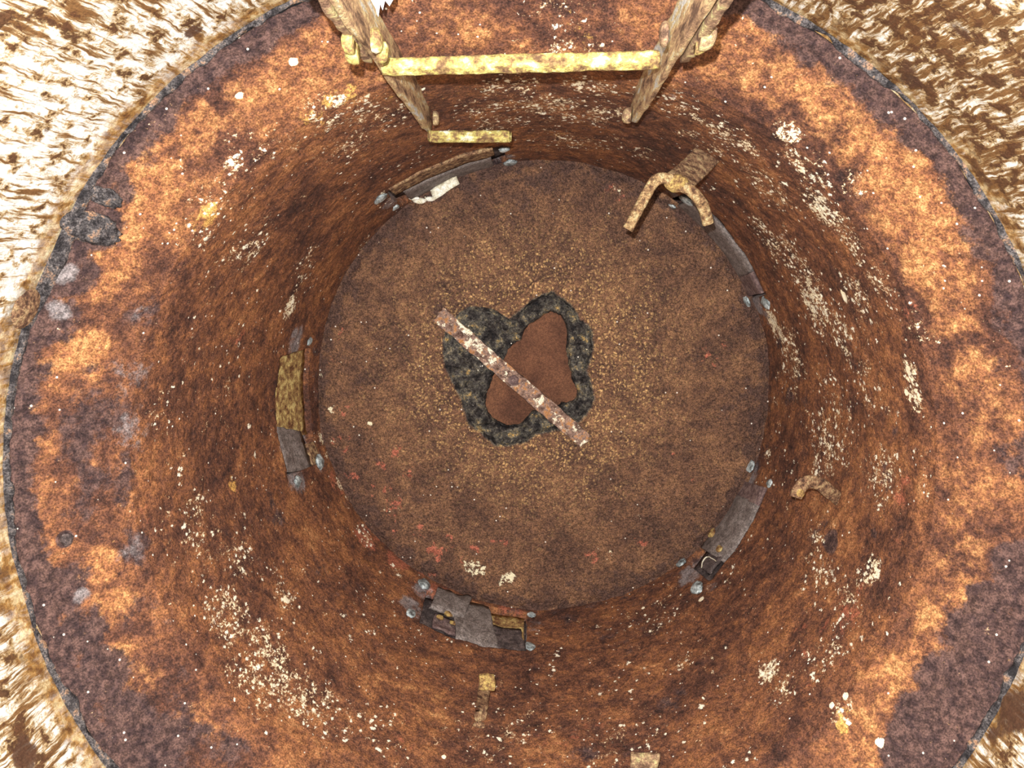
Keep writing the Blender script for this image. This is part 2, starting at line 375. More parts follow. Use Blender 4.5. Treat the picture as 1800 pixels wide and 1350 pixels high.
def pinterp(L, a):
    L = np.array(L); x = a*(len(L)-1); i = min(int(x), len(L)-2); return L[i]+(L[i+1]-L[i])*(x-i)
for p in PORTS.values():
    p['o'] = [tz(*pinterp(p['out'], a)) for a in np.linspace(0, 1, 13)]
    p['i'] = [tz(*pinterp(p['inn'], a)) for a in np.linspace(0, 1, 13)]
    for kx in 'oi': th = np.unwrap([q[0] for q in p[kx]]); p[kx] = np.array([(t, q[1]) for t, q in zip(th, p[kx])])
    if abs(p['o'][0, 0]-p['i'][0, 0]) > 3: p['i'][:, 0] += 2*math.pi*np.sign(p['o'][0, 0]-p['i'][0, 0])
def inside(th, Z, poly):
    r = np.zeros(len(th), bool); n = len(poly)
    for a in range(n):
        x1, y1 = poly[a]; x2, y2 = poly[(a+1) % n]
        c = ((y1 > Z) != (y2 > Z)) & (th < (x2-x1)*(Z-y1)/(y2-y1+1e-12)+x1); r ^= c
    return r
def port_pt(p, a, t, h):
    x = a*12; i = int(min(max(math.floor(x), 0), 11)); f = x-i
    o = p['o'][i]*(1-f)+p['o'][i+1]*f; n = p['i'][i]*(1-f)+p['i'][i+1]*f; q = o*(1-t)+n*t
    return surf(np.float64(q[0]), np.float64(q[1]), h)

# ------------------------------------------------------------------ stains, in the places the photo shows them
PAINT = [(612, 880, 14, .6), (580, 800, 12, .8), (700, 1005, 16, .5), (1350, 800, 16, .6), (1365, 700, 14, .5), (985, 85, 26, .85), (1040, 88, 22, .75), (960, 50, 60, .42), (1010, 30, 50, .4), (880, 215, 50, .5), (1060, 190, 50, .5), (960, 185, 70, .62), (900, 150, 60, .5), (1010, 200, 70, .55), (840, 190, 50, .45), (620, 200, 60, .55), (570, 190, 40, .6), (700, 195, 60, .4), (500, 250, 50, .35),
 (1180, 180, 70, .42), (1280, 235, 55, .62), (1380, 235, 28, .95), (1350, 330, 60, .45), (1420, 300, 45, .6), (1450, 370, 55, .78), (1490, 420, 45, .62), (1350, 420, 50, .62), (1400, 460, 60, .5),
 (1430, 530, 55, .72), (1500, 520, 50, .6), (1550, 500, 40, .62), (1480, 590, 50, .5), (1360, 570, 28, .85), (1390, 630, 60, .48), (1600, 650, 28, .85), (1605, 700, 30, .65), (1530, 680, 60, .36), (1460, 760, 90, .38),
 (1450, 800, 60, .45), (1550, 840, 60, .42), (1620, 560, 40, .4), (1430, 960, 30, .55), (1440, 1010, 40, .5), (1530, 1005, 30, .75), (1490, 1050, 40, .4), (1350, 1180, 28, .8), (1450, 1150, 50, .4), (1380, 1210, 30, .5), (1480, 1255, 26, .7),
 (470, 1140, 50, .62), (400, 1080, 60, .55), (510, 1215, 50, .72), (500, 1050, 30, .6), (440, 1190, 60, .52), (560, 1240, 60, .5), (350, 930, 60, .42), (420, 980, 50, .35), (620, 1270, 50, .38),
 (430, 260, 50, .36), (410, 290, 20, .85), (370, 340, 50, .4), (360, 400, 50, .35), (440, 430, 60, .42), (530, 480, 50, .35), (650, 430, 26, .62), (700, 330, 40, .3), (510, 540, 24, .7),
 (590, 180, 22, .9), (1040, 150, 50, .5), (1100, 260, 60, .3), (1000, 250, 60, .4), (1150, 1080, 60, .25), (1560, 300, 30, .25), (945, 60, 60, .2),
 (1200, 1160, 26, .35), (900, 1290, 80, .2), (660, 1290, 60, .3), (1080, 1300, 90, .22), (1300, 60, 40, .15), (280, 740, 40, .2), (310, 820, 30, .35), (1660, 480, 30, .25), (960, 90, 40, .4), (600, 260, 50, .35), (566, 770, 14, .9), (598, 850, 16, .8), (588, 560, 14, .6), (572, 650, 12, .7), (640, 940, 20, .5), (1375, 590, 18, .8), (1380, 650, 18, .6), (1240, 250, 50, .45), (1500, 330, 30, .6)]
DOTS = [(515, 108, 8), (421, 168, 7), (1549, 1307, 8), (1484, 1222, 6), (503, 1055, 7), (1598, 652, 8), (1593, 690, 5), (1482, 522, 9), (1232, 1052, 5), (1460, 1238, 5), (780, 1330, 4), (1130, 1068, 3)]
DARK = [(1790, 800, 50, .75), (1785, 560, 45, .6), (1780, 1000, 50, .85), (1740, 1060, 45, .85), (1725, 1130, 75, 1.15), (1690, 1210, 80, 1.2), (1640, 1290, 80, 1.15), (1610, 1340, 70, 1.1), (1500, 1350, 30, .3), (1770, 660, 40, .4),
 (1700, 330, 50, .65), (1740, 420, 55, .7), (1650, 270, 45, .6), (1580, 190, 55, .7), (1500, 130, 50, .6), (1420, 80, 45, .6), (1380, 50, 40, .5), (1330, 30, 50, .4),
 (170, 400, 50, .8), (130, 480, 50, .8), (110, 560, 45, .7), (60, 640, 40, .75), (70, 760, 40, .4), (60, 850, 45, .5), (60, 950, 50, .55), (100, 1050, 55, .8), (140, 1110, 50, .85), (180, 1180, 55, .9), (220, 1270, 60, .95), (260, 1330, 70, .95),
 (280, 170, 50, .5), (350, 170, 40, .4), (230, 270, 45, .6), (330, 330, 30, .3), (390, 90, 40, .6), (470, 45, 40, .6), (200, 330, 40, .7), (310, 1310, 70, .7), (400, 1330, 60, .5), (140, 1000, 30, .5),
 (260, 560, 45, .45), (200, 690, 70, .5), (160, 760, 80, .55), (190, 840, 80, .5), (130, 880, 60, .45), (240, 960, 40, .5), (250, 1080, 55, .5), (300, 1200, 50, .4),
 (560, 1010, 70, .35), (480, 890, 60, .3), (1100, 1100, 100, .32), (1010, 1090, 60, .35), (1400, 700, 60, .35), (1440, 900, 60, .35), (1560, 760, 50, .4), (1500, 620, 50, .3), (1370, 610, 25, .5), (1330, 760, 30, .4),
 (1100, 250, 60, .3), (780, 230, 60, .35), (990, 160, 40, .25), (800, 110, 30, .3), (640, 960, 50, .3), (1560, 840, 35, .6), (1460, 950, 25, .7), (1530, 940, 22, .6), (1180, 1230, 40, .45), (1130, 1320, 40, .4), (1030, 1320, 40, .5), (600, 520, 60, .3), (560, 400, 60, .15), (115, 948, 16, 1.2), (1420, 1010, 20, .3)]
ORANGE = [(260, 300, 80, .75), (330, 220, 70, .75), (430, 150, 70, .65), (540, 90, 60, .55), (200, 460, 50, .95), (180, 500, 40, .95), (150, 620, 50, .9), (170, 640, 36, .95), (240, 400, 60, .6), (160, 830, 40, .5), (180, 990, 45, .8), (200, 1060, 40, .75), (210, 1160, 45, .8), (250, 1210, 50, .7), (330, 1280, 60, .6),
 (700, 60, 90, .3), (800, 40, 90, .5), (950, 40, 110, .35), (1100, 60, 80, .4), (1300, 90, 80, .6), (1380, 150, 80, .75), (1450, 190, 70, .8), (1520, 260, 75, .95), (1570, 330, 75, 1.0), (1620, 400, 75, 1.0), (1640, 480, 70, .95), (1680, 560, 60, .8), (1710, 650, 60, .75), (1730, 740, 50, .6), (1690, 860, 60, .5), (1680, 960, 60, .65), (1690, 1040, 50, .7), (1640, 1110, 60, .6), (1560, 1200, 60, .55), (1620, 1180, 50, .6), (1520, 1300, 60, .55),
 (290, 430, 50, .4), (480, 300, 80, .25), (640, 130, 60, .4), (400, 800, 80, .25), (640, 1180, 100, .35), (760, 1230, 110, .4), (900, 1260, 100, .38), (1000, 1230, 80, .3), (480, 820, 60, .3), (1250, 1120, 90, .32), (1360, 1060, 60, .35), (300, 900, 80, .3), (1180, 150, 60, .4), (1350, 1300, 80, .25)]
RED = [(640, 940, 30, .9), (700, 990, 30, .9), (760, 1035, 26, .8), (900, 1075, 26, .8), (590, 850, 24, .7), (1590, 860, 40, .5), (1610, 560, 40, .35), (1500, 1050, 40, .55), (1490, 1090, 30, .5), (1430, 1110, 60, .4), (1450, 1180, 50, .3), (680, 910, 30, .3), (1580, 960, 40, .4), (400, 610, 60, .3), (1260, 380, 40, .2), (1400, 1300, 60, .25), (760, 1030, 60, .5), (650, 930, 40, .5), (1000, 1290, 60, .3), (700, 1290, 60, .3), (600, 860, 26, .4), (250, 900, 40, .3)]
OCHRE = [(370, 380, 26, .7), (355, 400, 22, .6), (600, 180, 40, .6), (560, 210, 36, .5), (690, 170, 40, .35), (830, 160, 60, .25), (960, 60, 50, .25), (360, 470, 40, .25), (1250, 170, 30, .35), (1480, 1275, 16, .9), (1480, 1250, 14, .7), (410, 850, 16, .8), (860, 250, 60, .25), (1060, 255, 60, .3), (980, 240, 60, .3), (510, 520, 40, .2), (1020, 60, 50, .3), (1430, 520, 40, .2)]
GREY = [(692, 352, 30, .7), (890, 275, 24, .6), (1195, 352, 32, .7), (1330, 530, 26, .9), (1350, 560, 18, .7), (520, 840, 34, .75), (560, 812, 24, .6), (520, 600, 32, .8), (500, 790, 20, .5), (725, 1065, 30, .75), (745, 1040, 26, .7), (940, 1100, 24, .5), (1315, 835, 32, .7), (1215, 1005, 34, .8), (1250, 1030, 20, .4), (255, 560, 30, .45), (240, 660, 45, .5), (240, 760, 50, .5), (230, 960, 40, .5), (110, 480, 26, .8), (105, 545, 24, .8), (140, 1050, 18, .7), (290, 1080, 26, .4), (1520, 620, 30, .3), (830, 110, 20, .3), (1180, 165, 20, .5), (1230, 440, 30, .3), (560, 400, 50, .0)]

# ------------------------------------------------------------------ wall_lower: flange and tapering wall in one skin
NTH = 2000
Zs = np.concatenate([np.linspace(.998, 1.12, 90, endpoint=False), np.linspace(1.12, 1.80, 300)])
th = np.linspace(0, 2*math.pi, NTH, endpoint=False)
TH, ZZ = np.meshgrid(th, Zs, indexing='ij'); TH = TH.ravel(); ZZ = ZZ.ravel()
P0 = surf(TH, ZZ)
hh = fbm(P0, 9, 4, 1)*.010+fbm(P0, 60, 3, 5)*.004
knee = np.exp(-((ZZ-1.12)/.02)**2); hh = hh-knee*.004
rec = np.zeros(len(TH)); edge_dark = np.zeros(len(TH))
for p in PORTS.values():
    poly = np.concatenate([p['o'], p['i'][::-1]]); m0 = poly[:, 0].mean()
    t2 = m0+((TH-m0+math.pi) % (2*math.pi)-math.pi)
    sel = (ZZ > poly[:, 1].min()-.01) & (ZZ < poly[:, 1].max()+.01) & (np.abs(t2-m0) < 1.0)
    idx = np.where(sel)[0]; ins = inside(t2[idx], ZZ[idx], poly); rec[idx[ins]] = 1
hh = np.where(rec > 0, -.026, hh)
P = surf(TH, ZZ, hh)
rho = np.interp(ZZ, [.998, 1.0, 1.015, 1.10, 1.13, 1.8], [0, .2, .75, .70, .0, -.05])
A = dict(paint=splats(P0, PAINT), dark=splats(P0, DARK), orange=np.maximum(splats(P0, ORANGE), rho*np.where(P0[:, 1] < -.30, .22, .42))+np.where(ZZ > 1.14, -.15, 0), red=splats(P0, RED), ochre=splats(P0, OCHRE), grey=np.maximum(splats(P0, GREY), 0))
for (u, v, r) in DOTS:
    c = hit(u, v); Zc = H-c[2]; d = np.sqrt(((P0-c)**2).sum(1))/(r*Zc/F); A['paint'] = np.maximum(A['paint'], np.where(d < 1.6, 2.6*np.exp(-d**4*.8), 0))
A['dark'] = np.maximum(A['dark'], np.interp(ZZ, [.998, 1.016, 1.036], [1.1, .75, 0]))
A['dark'] = np.maximum(A['dark'], np.interp(ZZ, [1.64, 1.75, 1.80], [0, .42, .7]))  # shade of the floor corner painted into the wall foot
A['paint'] -= np.where(rec > 0, 3, 0); A['grey'] = np.maximum(A['grey'], rec*.8)
A['paint'] += np.interp(ZZ, [1.10, 1.14, 1.7, 1.75], [-.10, .05, .05, -.1])
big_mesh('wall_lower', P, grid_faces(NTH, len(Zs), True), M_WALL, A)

# ------------------------------------------------------------------ wall_upper: the painted shell
NU = 1500; Zu = np.linspace(.20, 1.004, 170)
thu = np.linspace(-math.pi/2, 1.5*math.pi, NU+1)
TH, ZZ = np.meshgrid(thu, Zu, indexing='ij'); TH = TH.ravel(); ZZ = ZZ.ravel()
P0 = surf(TH, ZZ); P = surf(TH, ZZ, fbm(P0, 8, 3, 3)*.006*np.interp(ZZ, [.3, .5], [0, 1])+fbm(P0, 50, 3, 9)*.003-.004)
RUST = [(1500, 60, 200, .75), (1650, 60, 200, .85), (1700, 250, 150, .8), (1780, 380, 80, .5), (1560, 130, 50, .6), (1600, 160, 40, .9), (450, 30, 120, .3), (350, 60, 60, .3), (200, 20, 100, .3), (60, 40, 60, .4), (60, 1200, 70, .3), (60, 1310, 60, .6), (20, 1010, 40, .6), (1750, 1320, 80, .6), (250, 200, 60, .25), (1780, 1260, 60, .8)]
UD = [(345, 60, 20, .8), (330, 45, 20, .5), (1600, 150, 26, .75), (1590, 120, 26, .5), (1640, 70, 30, .6), (1680, 60, 26, .6), (50, 1320, 34, .85), (45, 1160, 24, .6), (10, 1010, 22, .7), (1780, 1250, 50, .85), (80, 90, 16, .6), (60, 35, 14, .6), (90, 230, 14, .6), (120, 110, 14, .5), (1740, 1290, 20, .6), (20, 780, 30, .5), (15, 880, 22, .5), (20, 660, 22, .6)]
fr = np.interp(ZZ, [.86, .95, 1.0], [0, .35, .95]); side = np.where(np.cos(TH) > 0, .75, 1.0)
fr = np.maximum(fr*side, splats(P0, [(20, 600, 60, .9), (20, 760, 60, .9), (15, 860, 50, .8), (120, 1200, 40, .7), (200, 1320, 40, .8), (20, 500, 50, .5)]))
big_mesh('wall_upper', P, grid_faces(NU+1, len(Zu)), M_WHITE, dict(rust=splats(P0, RUST)+.02, dark=splats(P0, UD), fringe=fr), np.stack([(TH+math.pi/2)*.62, ZZ], -1))

# ------------------------------------------------------------------ trim_1: blackened seam between shell and flange
NS = 1500; ns = 9
ths = np.linspace(0, 2*math.pi, NS, endpoint=False)
base = surf(ths, np.full(NS, 1.0)); wn = fbm(base, 14, 4, 11); wn2 = fbm(base, 40, 3, 17)
wid = .006+.010*np.clip(wn+.1, 0, 1)+.006*(wn2+.3)
dth = (ths-math.atan2(.28, -.55)+math.pi) % (2*math.pi)-math.pi
wid += .012*np.exp(-(dth/.14)**2)
V = []
for j in range(ns):
    f = j/(ns-1); prof = math.sin(math.pi*f)
    Zj = .996-.004*(1-f)+f*wid*.8; hj = prof*(.0050+.012*wn2+.006*wn)-.0030+.004*np.exp(-(dth/.16)**2)
    hj = hj+.002*fbm(base+j*.3, 80, 2, 19)
    V.append(surf(ths, Zj, hj))
V = np.stack(V, 1).reshape(-1, 3)
big_mesh('trim_1', V, grid_faces(NS, ns, True), M_SEAM, {})

# ------------------------------------------------------------------ floor with the corroded hole
HC = (938.0, 648.0)
INNER = [(972, 547), (954, 556), (937, 566), (922, 578), (917, 597), (894, 614), (886, 632), (872, 655), (860, 681), (853, 702), (856, 724), (871, 742), (892, 752), (915, 747), (936, 724), (965, 718), (990, 712), (1010, 706), (1017, 690), (1005, 668), (998, 641), (995, 611), (997, 581), (989, 558)]
OUTER = [(937, 527), (972, 514), (998, 530), (1017, 563), (1040, 580), (1042, 612), (1027, 650), (1038, 676), (1044, 702), (1030, 724), (1012, 742), (977, 754), (942, 762), (912, 779), (876, 781), (846, 762), (820, 734), (814, 702), (796, 668), (781, 634), (777, 606), (790, 574), (803, 556), (822, 541), (861, 543), (896, 562), (914, 546)]
hc = hit(*HC)
def polar(L):
    W = np.array([hit(*p) for p in L])-hc; a = np.arctan2(W[:, 1], W[:, 0]); r = np.hypot(W[:, 0], W[:, 1]); i = np.argsort(a); return a[i], r[i]
NP = 1600; ph = np.linspace(-math.pi, math.pi, NP, endpoint=False)
def rr(L, w=3):
    a, r = polar(L); x = np.interp(ph, np.r_[a-2*math.pi, a, a+2*math.pi], np.r_[r, r, r]); ker = np.ones(2*w+1)/(2*w+1)
    return np.convolve(np.r_[x[-w:], x, x[:w]], ker, 'valid')
ri, ro = rr(INNER, 6), rr(OUTER, 8)
dirs = np.stack([np.cos(ph), np.sin(ph), 0*ph], -1)
ri = ri*(1+.10*fbm(dirs*1.0, 9, 4, 31)); ro = np.maximum(ro*(1+.07*fbm(dirs+4, 9, 4, 33)), ri+.008)
cf = np.array([*cen(1.75), 0]); dv = (cf-hc)[:2]
bq = dirs[:, 0]*dv[0]+dirs[:, 1]*dv[1]; rf = bq+np.sqrt(bq*bq-(dv@dv)+.4705**2)
q1 = np.linspace(0, 1, 36); q2 = np.linspace(0, 1, 330)[1:]
R1 = ri[:, None]+(ro-ri)[:, None]*q1; R2 = ro[:, None]+(rf-ro)[:, None]*q2
RR = np.concatenate([ri[:, None], ri[:, None], R1, R2], 1); m = RR.shape[1]
X = hc[0]+RR*dirs[:, 0:1]; Y = hc[1]+RR*dirs[:, 1:2]; P = np.stack([X.ravel(), Y.ravel(), np.zeros(X.size)], -1)
tt = np.concatenate([[-.2, -.1], q1, 1+q2]); T = np.broadcast_to(tt, X.shape).ravel()
cr = np.clip(1-(T-1)*60, 0, 1)*(T < 1.05)
z = fbm(P, 12, 3, 41)*.006+fbm(P, 110, 3, 43)*.0022
z += np.where(T < 1, -.010*sstep(1.0, .86, T)-.009*sstep(.12, 0, T)+(fbm(P, 26, 5, 47)*.050)*sstep(1.0, .8, T), 0)
z += .0018*np.exp(-((T-1.01)/.012)**2)
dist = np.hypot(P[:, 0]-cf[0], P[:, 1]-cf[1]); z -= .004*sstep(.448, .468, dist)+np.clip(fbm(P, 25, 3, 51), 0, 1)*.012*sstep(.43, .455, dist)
z = np.where(T < -.15, -.030, np.where(T < -.05, z-.010, z)); P[:, 2] = z
dh = np.hypot(P[:, 0]-hc[0], P[:, 1]-hc[1])
gold = np.interp(dh, [0, .13, .20, .30, .40], [1.1, 1.05, .85, .50, .28])
FD = [(850, 312, 50, .5), (960, 300, 60, .6), (1080, 335, 50, .5), (700, 375, 50, .5), (600, 520, 50, .5), (1330, 620, 40, .45), (1180, 380, 50, .4), (640, 480, 60, .3), (700, 400, 60, .35), (900, 330, 90, .45), (1060, 330, 60, .4), (1200, 600, 90, .35), (1280, 560, 60, .4), (1300, 700, 60, .5), (1250, 800, 80, .35), (1000, 1000, 80, .3), (860, 990, 70, .35), (720, 900, 60, .4), (640, 780, 60, .35), (620, 640, 50, .45), (740, 820, 40, .35), (1180, 500, 60, .3), (775, 545, 14, .9), (680, 420, 50, .3), (1150, 870, 70, .2), (1000, 1060, 60, .6), (1100, 1040, 60, .55), (900, 870, 50, .2)]  # dark floor patches; the small one at the bar's end is its painted shadow
FR = [(700, 800, 26, .5), (740, 940, 26, .5), (660, 820, 26, .5), (930, 1000, 30, .4), (1160, 800, 30, .3), (1210, 860, 30, .3), (640, 700, 30, .35), (1180, 420, 30, .3), (690, 890, 30, .6), (670, 860, 26, .5), (720, 830, 22, .4), (770, 960, 36, .55), (820, 970, 28, .5), (880, 960, 26, .4), (690, 930, 26, .4), (620, 830, 22, .5), (580, 640, 20, .55), (590, 580, 18, .6), (610, 720, 18, .5), (1080, 335, 22, .6), (930, 320, 22, .5), (1240, 630, 22, .5), (1270, 610, 18, .5), (1300, 760, 24, .35), (1270, 800, 24, .35), (1050, 980, 30, .45), (1120, 960, 22, .4), (750, 1010, 22, .5), (1180, 880, 24, .3), (600, 780, 26, .6), (610, 860, 20, .6)]
FP = [(832, 998, 16, 1.0), (848, 1004, 10, 1.0), (893, 1015, 15, .95), (880, 1022, 12, .8), (1085, 335, 10, .8), (585, 720, 9, .95), (582, 780, 8, .8), (690, 890, 16, .45), (700, 870, 10, .5), (1120, 910, 10, .6), (1220, 760, 8, .4), (650, 745, 5, 1.0), (1060, 970, 20, .45), (560, 660, 8, .6), (600, 640, 8, .5), (680, 780, 12, .35)]
big_mesh('floor', P, grid_faces(NP, m, True), M_FLOOR, dict(gold=gold, red=splats(P, FR), dark=np.maximum(splats(P, FD), .72*sstep(.405, .462, dist+fbm(P, 16, 3, 61)*.03)), crust=cr, paint=splats(P, FP)))  # dark rim is painted shade where the floor meets the wall
# the surface seen down through the hole
k = 48; ang = np.linspace(0, 2*math.pi, k, endpoint=False); Vp = [(*hc[:2], -.055)]; Fp = []
for r_ in (.06, .12, .2): Vp += [(hc[0]+r_*math.cos(a), hc[1]+r_*math.sin(a), -.055) for a in ang]
for i in range(k): Fp.append((0, 1+i, 1+(i+1) % k))
for q in range(2):
    for i in range(k): Fp.append((1+q*k+i, 1+(q+1)*k+i, 1+(q+1)*k+(i+1) % k, 1+q*k+(i+1) % k))
o = mk('floor_lower', Vp, Fp, M_PIT); o['kind'] = 'structure'

# ------------------------------------------------------------------ ladder
lad = empty('ladder', at(930, 240, 1.30), 'rusty steel ladder with flaking yellow rungs, hanging down the wall at the top', 'ladder')
def vert_bar(name, x0, x1, y0, y1, Zt, Zb, m, parent, bend=0, nz=26, cut=0):
    V, Fc = box_mesh(((x0+x1)/2, (y0+y1)/2, H-(Zt+Zb)/2), ((x1-x0)/2, 0, 0), (0, (y1-y0)/2, 0), (0, 0, (Zb-Zt)/2), 1, 5, nz, .0012)
    zb = H-Zb
    f = np.clip(1-(V[:, 2]-zb)/.06, 0, 1); yc = y0+.010
    V[:, 1] = np.where(f > 0, yc+(V[:, 1]-yc)*(1-.45*f), V[:, 1]) if cut else V[:, 1]
    V += np.stack([fbm(V, 45, 3, 3)*.004, fbm(V, 60, 4, 5)*.010, 0*V[:, 0]], 1)
    return mk(name, V, Fc, m, parent)
vert_bar('rail', -.1600, -.1535, .216, .262, .40, 1.305, M_RAIL, lad, cut=1)
vert_bar('rail', .1345, .1410, .216, .262, .40, 1.235, M_RAIL, lad, cut=1)
sp1 = vert_bar('splice_plate', -.1685, -.1605, .214, .256, .42, .875, M_LAD, lad)
sp2 = vert_bar('splice_plate', .1435, .1525, .214, .256, .42, .885, M_LAD, lad)
def rung(p0, p1, rot, s, name, m):
    p0, p1 = np.array(p0), np.array(p1); c = (p0+p1)/2; a = (p1-p0)/2; t = a/np.linalg.norm(a)
    y = np.array([0, math.cos(rot), math.sin(rot)]); y -= t*(y@t); y /= np.linalg.norm(y); zz = np.cross(t, y)
    V, Fc = box_mesh(c, a, y*s*.5, zz*s*.5, 60, 3, 3, .0025, .0016, 85); return mk(name, V, Fc, m, lad)
rung(at(672, 118, .905), at(1160, 105, .900), math.radians(-24), .0140, 'rung', M_YEL)
r2 = rung(at(752, 240, 1.285), at(900, 240, 1.285), math.radians(-28), .0130, 'rung', M_YEL); r2['label'] = 'rung broken off short of the right rail'
def bolt(u, v, Z, axis, r=.010, l=.010, parent=lad, m=M_LAD, name='bolt'):
    c = at(u, v, Z); a = np.array(axis, float); a /= np.linalg.norm(a)
    b = np.cross(a, (0, .3, 1)); b /= np.linalg.norm(b); d = np.cross(a, b)
    V = []; rings = [(0, 1), (.35*l, 1.05), (.8*l, .9), (l, .55), (l*1.05, 0.02)]; n = 14
    for h, f in rings: V += [c+a*h+(b*math.cos(2*math.pi*i/n)+d*math.sin(2*math.pi*i/n))*r*f for i in range(n)]
    Fc = [(q*n+i, q*n+(i+1) % n, (q+1)*n+(i+1) % n, (q+1)*n+i) for q in range(len(rings)-1) for i in range(n)]
    Fc += [tuple(range(n))[::-1], tuple(range((len(rings)-1)*n, len(rings)*n))]
    return mk(name, rough_solid(V, Fc, .001, 120), Fc, m, parent)
bolt(654, 71, .80, (1, 0, 0), .0105, .009, m=M_YEL); bolt(664, 92, .835, (1, 0, 0), .010, .010, m=M_YEL)
bolt(622, 74, .785, (-1, 0, 0), .010, .010, sp1, M_YEL); bolt(630, 92, .805, (-1, 0, 0), .010, .012, sp1, M_YEL)
bolt(1230, 62, .795, (1, 0, 0), .013, .014, sp2); bolt(1222, 76, .81, (1, 0, 0), .010, .010, sp2, M_YEL)
bolt(1172, 60, .80, (-1, 0, 0), .011, .006); bolt(762, 208, 1.27, (1, 0, 0), .010, .008); bolt(1108, 203, 1.215, (-1, 0, 0), .0105, .011)
# paint flake curling off behind the left rail
c = at(671, 20, .86); random.seed(11)
out = [(-.012, .03), (.012, .03), (.014, .012), (.008, .004), (.004, .009), (.001, .001), (-.001, .006), (-.004, -.004), (-.006, .002), (-.009, -.011), (-.011, -.003)]
V = []; nz = len(out)
for s_ in (0, 1): V += [c+np.array([x, y, .004*math.sin(y*160)+.003*(x*40)-s_*.0012]) for x, y in out]
Fc = [tuple(range(nz)), tuple(range(nz, 2*nz))[::-1]]+[(i, i+nz, (i+1) % nz+nz, (i+1) % nz) for i in range(nz)]
fl_ = mk('paint_flake', V, Fc, M_CHIP, smooth=False, at0=c)
tag(fl_, 'jagged white paint flake peeling beside the left ladder rail at the top edge', 'paint flake')

# ------------------------------------------------------------------ forked hook on the wall
w0 = hit(1243, 276); f0 = frame(w0); ez = (np.array([0, 0, 1.]))
hk = empty('forked_hook', w0, 'rusty forked hook with two curved prongs below the right ladder rail', 'hook')
Zw = H-w0[2]; Zt = Zw-.085
t0 = at(1188, 322, Zt)
V, Fc = sweep([w0-f0[2]*.012, w0*.55+t0*.45+f0[2]*.004, t0], .044, .007, np.cross(t0-w0, f0[0]), 12, .92); mk('bracket_strap', V, Fc, M_HOOK, hk)
V, Fc = lump(t0, .0145, (1.15, .95, .75), .5, 5); mk('weld_knob', V, Fc, M_HOOKY, hk)
V, Fc = sweep([at(1184, 320, Zt), at(1166, 311, Zt-.004), at(1150, 318, Zt), at(1139, 336, Zt+.008), at(1122, 368, Zt+.02), at(1104, 402, Zt+.03)], .0165, .014, (0, 0, 1), 12); mk('prong', V, Fc, M_PRONG, hk)
V, Fc = sweep([at(1196, 328, Zt), at(1212, 333, Zt-.002), at(1228, 348, Zt), at(1238, 366, Zt+.008), at(1244, 392, Zt+.02)], .0165, .014, (0, 0, 1), 12); mk('prong', V, Fc, M_PRONG, hk)

# small curved hook
w1 = hit(1468, 878); hk2 = empty('curved_hook', w1, 'small curved rusty hook sticking out of the wall at right', 'hook')
Zc = H-w1[2]
V, Fc = sweep([w1-frame(w1)[2]*.010, at(1462, 868, Zc-.016), at(1440, 848, Zc-.03), at(1418, 846, Zc-.04), at(1405, 858, Zc-.045), at(1399, 874, Zc-.045)], .023, .007, (0, 0, 1), 12, .9); mk('hook_strip', V, Fc, M_HOOK, hk2)
V, Fc = lump(at(1405, 866, Zc-.044), .0085, (1, 1, .7), .3, 9); mk('hook_tip', V, Fc, M_HOOKY, hk2)

# upright lug beneath the bottom port
w2 = hit(842, 1278); lg = empty('wall_lug', w2, 'small upright tan lug with a flared foot on the wall at bottom centre', 'lug')
Zc = H-w2[2]
V, Fc = sweep([w2-frame(w2)[2]*.006, hit(846, 1250)+frame(w2)[2]*.004, at(850, 1218, Zc+.0), at(855, 1190, Zc-.02)], .021, .007, frame(w2)[2], 12, 1.0); mk('lug_strap', V, Fc, M_HOOK, lg)
V, Fc = box_mesh(at(856, 1199, Zc-.022), (.0128, 0, 0), (0, .0125, 0), (0, 0, .006), 4, 4, 2, .002, .003, 90); mk('lug_head', V, Fc, M_HOOKY, lg)
V, Fc = lump(hit(842, 1276), .010, (1.1, .6, .8), .4, 3, frame(w2)); mk('lug_foot', V, Fc, M_HOOK, lg)
w3 = hit(1128, 1352); lg2 = empty('wall_lug', w3, 'squared cream rusty lug cut off by the bottom edge', 'lug')
Zc = H-w3[2]
V, Fc = box_mesh(at(1133, 1345, Zc-.06), (.0205, 0, 0), (0, .0175, 0), (0, 0, .006), 6, 6, 2, .004, .004, 90); mk('lug_head', V, Fc, M_LAD, lg2)
V, Fc = sweep([hit(1128, 1400)-frame(w3)[2]*.006, at(1130, 1380, Zc-.05), at(1133, 1350, Zc-.064)], .034, .008, (0, 0, 1), 12); mk('lug_strap', V, Fc, M_HOOK, lg2)

# ------------------------------------------------------------------ ports
def patch(p, a0, a1, t0, t1, h, thick, name, m, parent, na=30, nt=8, bulge=0, seed=1, rough=.0015, label=None, skew=0):
    V = []
    for s in (0, 1):
        for i in range(na):
            for j in range(nt):
                fi, fj = i/(na-1), j/(nt-1); a = a0+(a1-a0)*fi+skew*fj; t = t0+(t1-t0)*fj
                V.append(port_pt(p, a, t, h+bulge*math.sin(math.pi*fj)-s*thick))
    V = rough_solid(V, None, rough, 50, seed); n0 = na*nt; Fc = []
    for i in range(na-1):
        for j in range(nt-1):
            q = i*nt+j; Fc += [(q, q+nt, q+nt+1, q+1), (n0+q, n0+q+1, n0+q+nt+1, n0+q+nt)]
    ed = [(i*nt, (i+1)*nt) for i in range(na-1)]+[((i+1)*nt+nt-1, i*nt+nt-1) for i in range(na-1)]+[(j+1, j) for j in range(nt-1)]+[((na-1)*nt+j, (na-1)*nt+j+1) for j in range(nt-1)]
    for a, b in ed: Fc.append((b, a, n0+a, n0+b))
    return mk(name, V, Fc, m, parent, label=label)
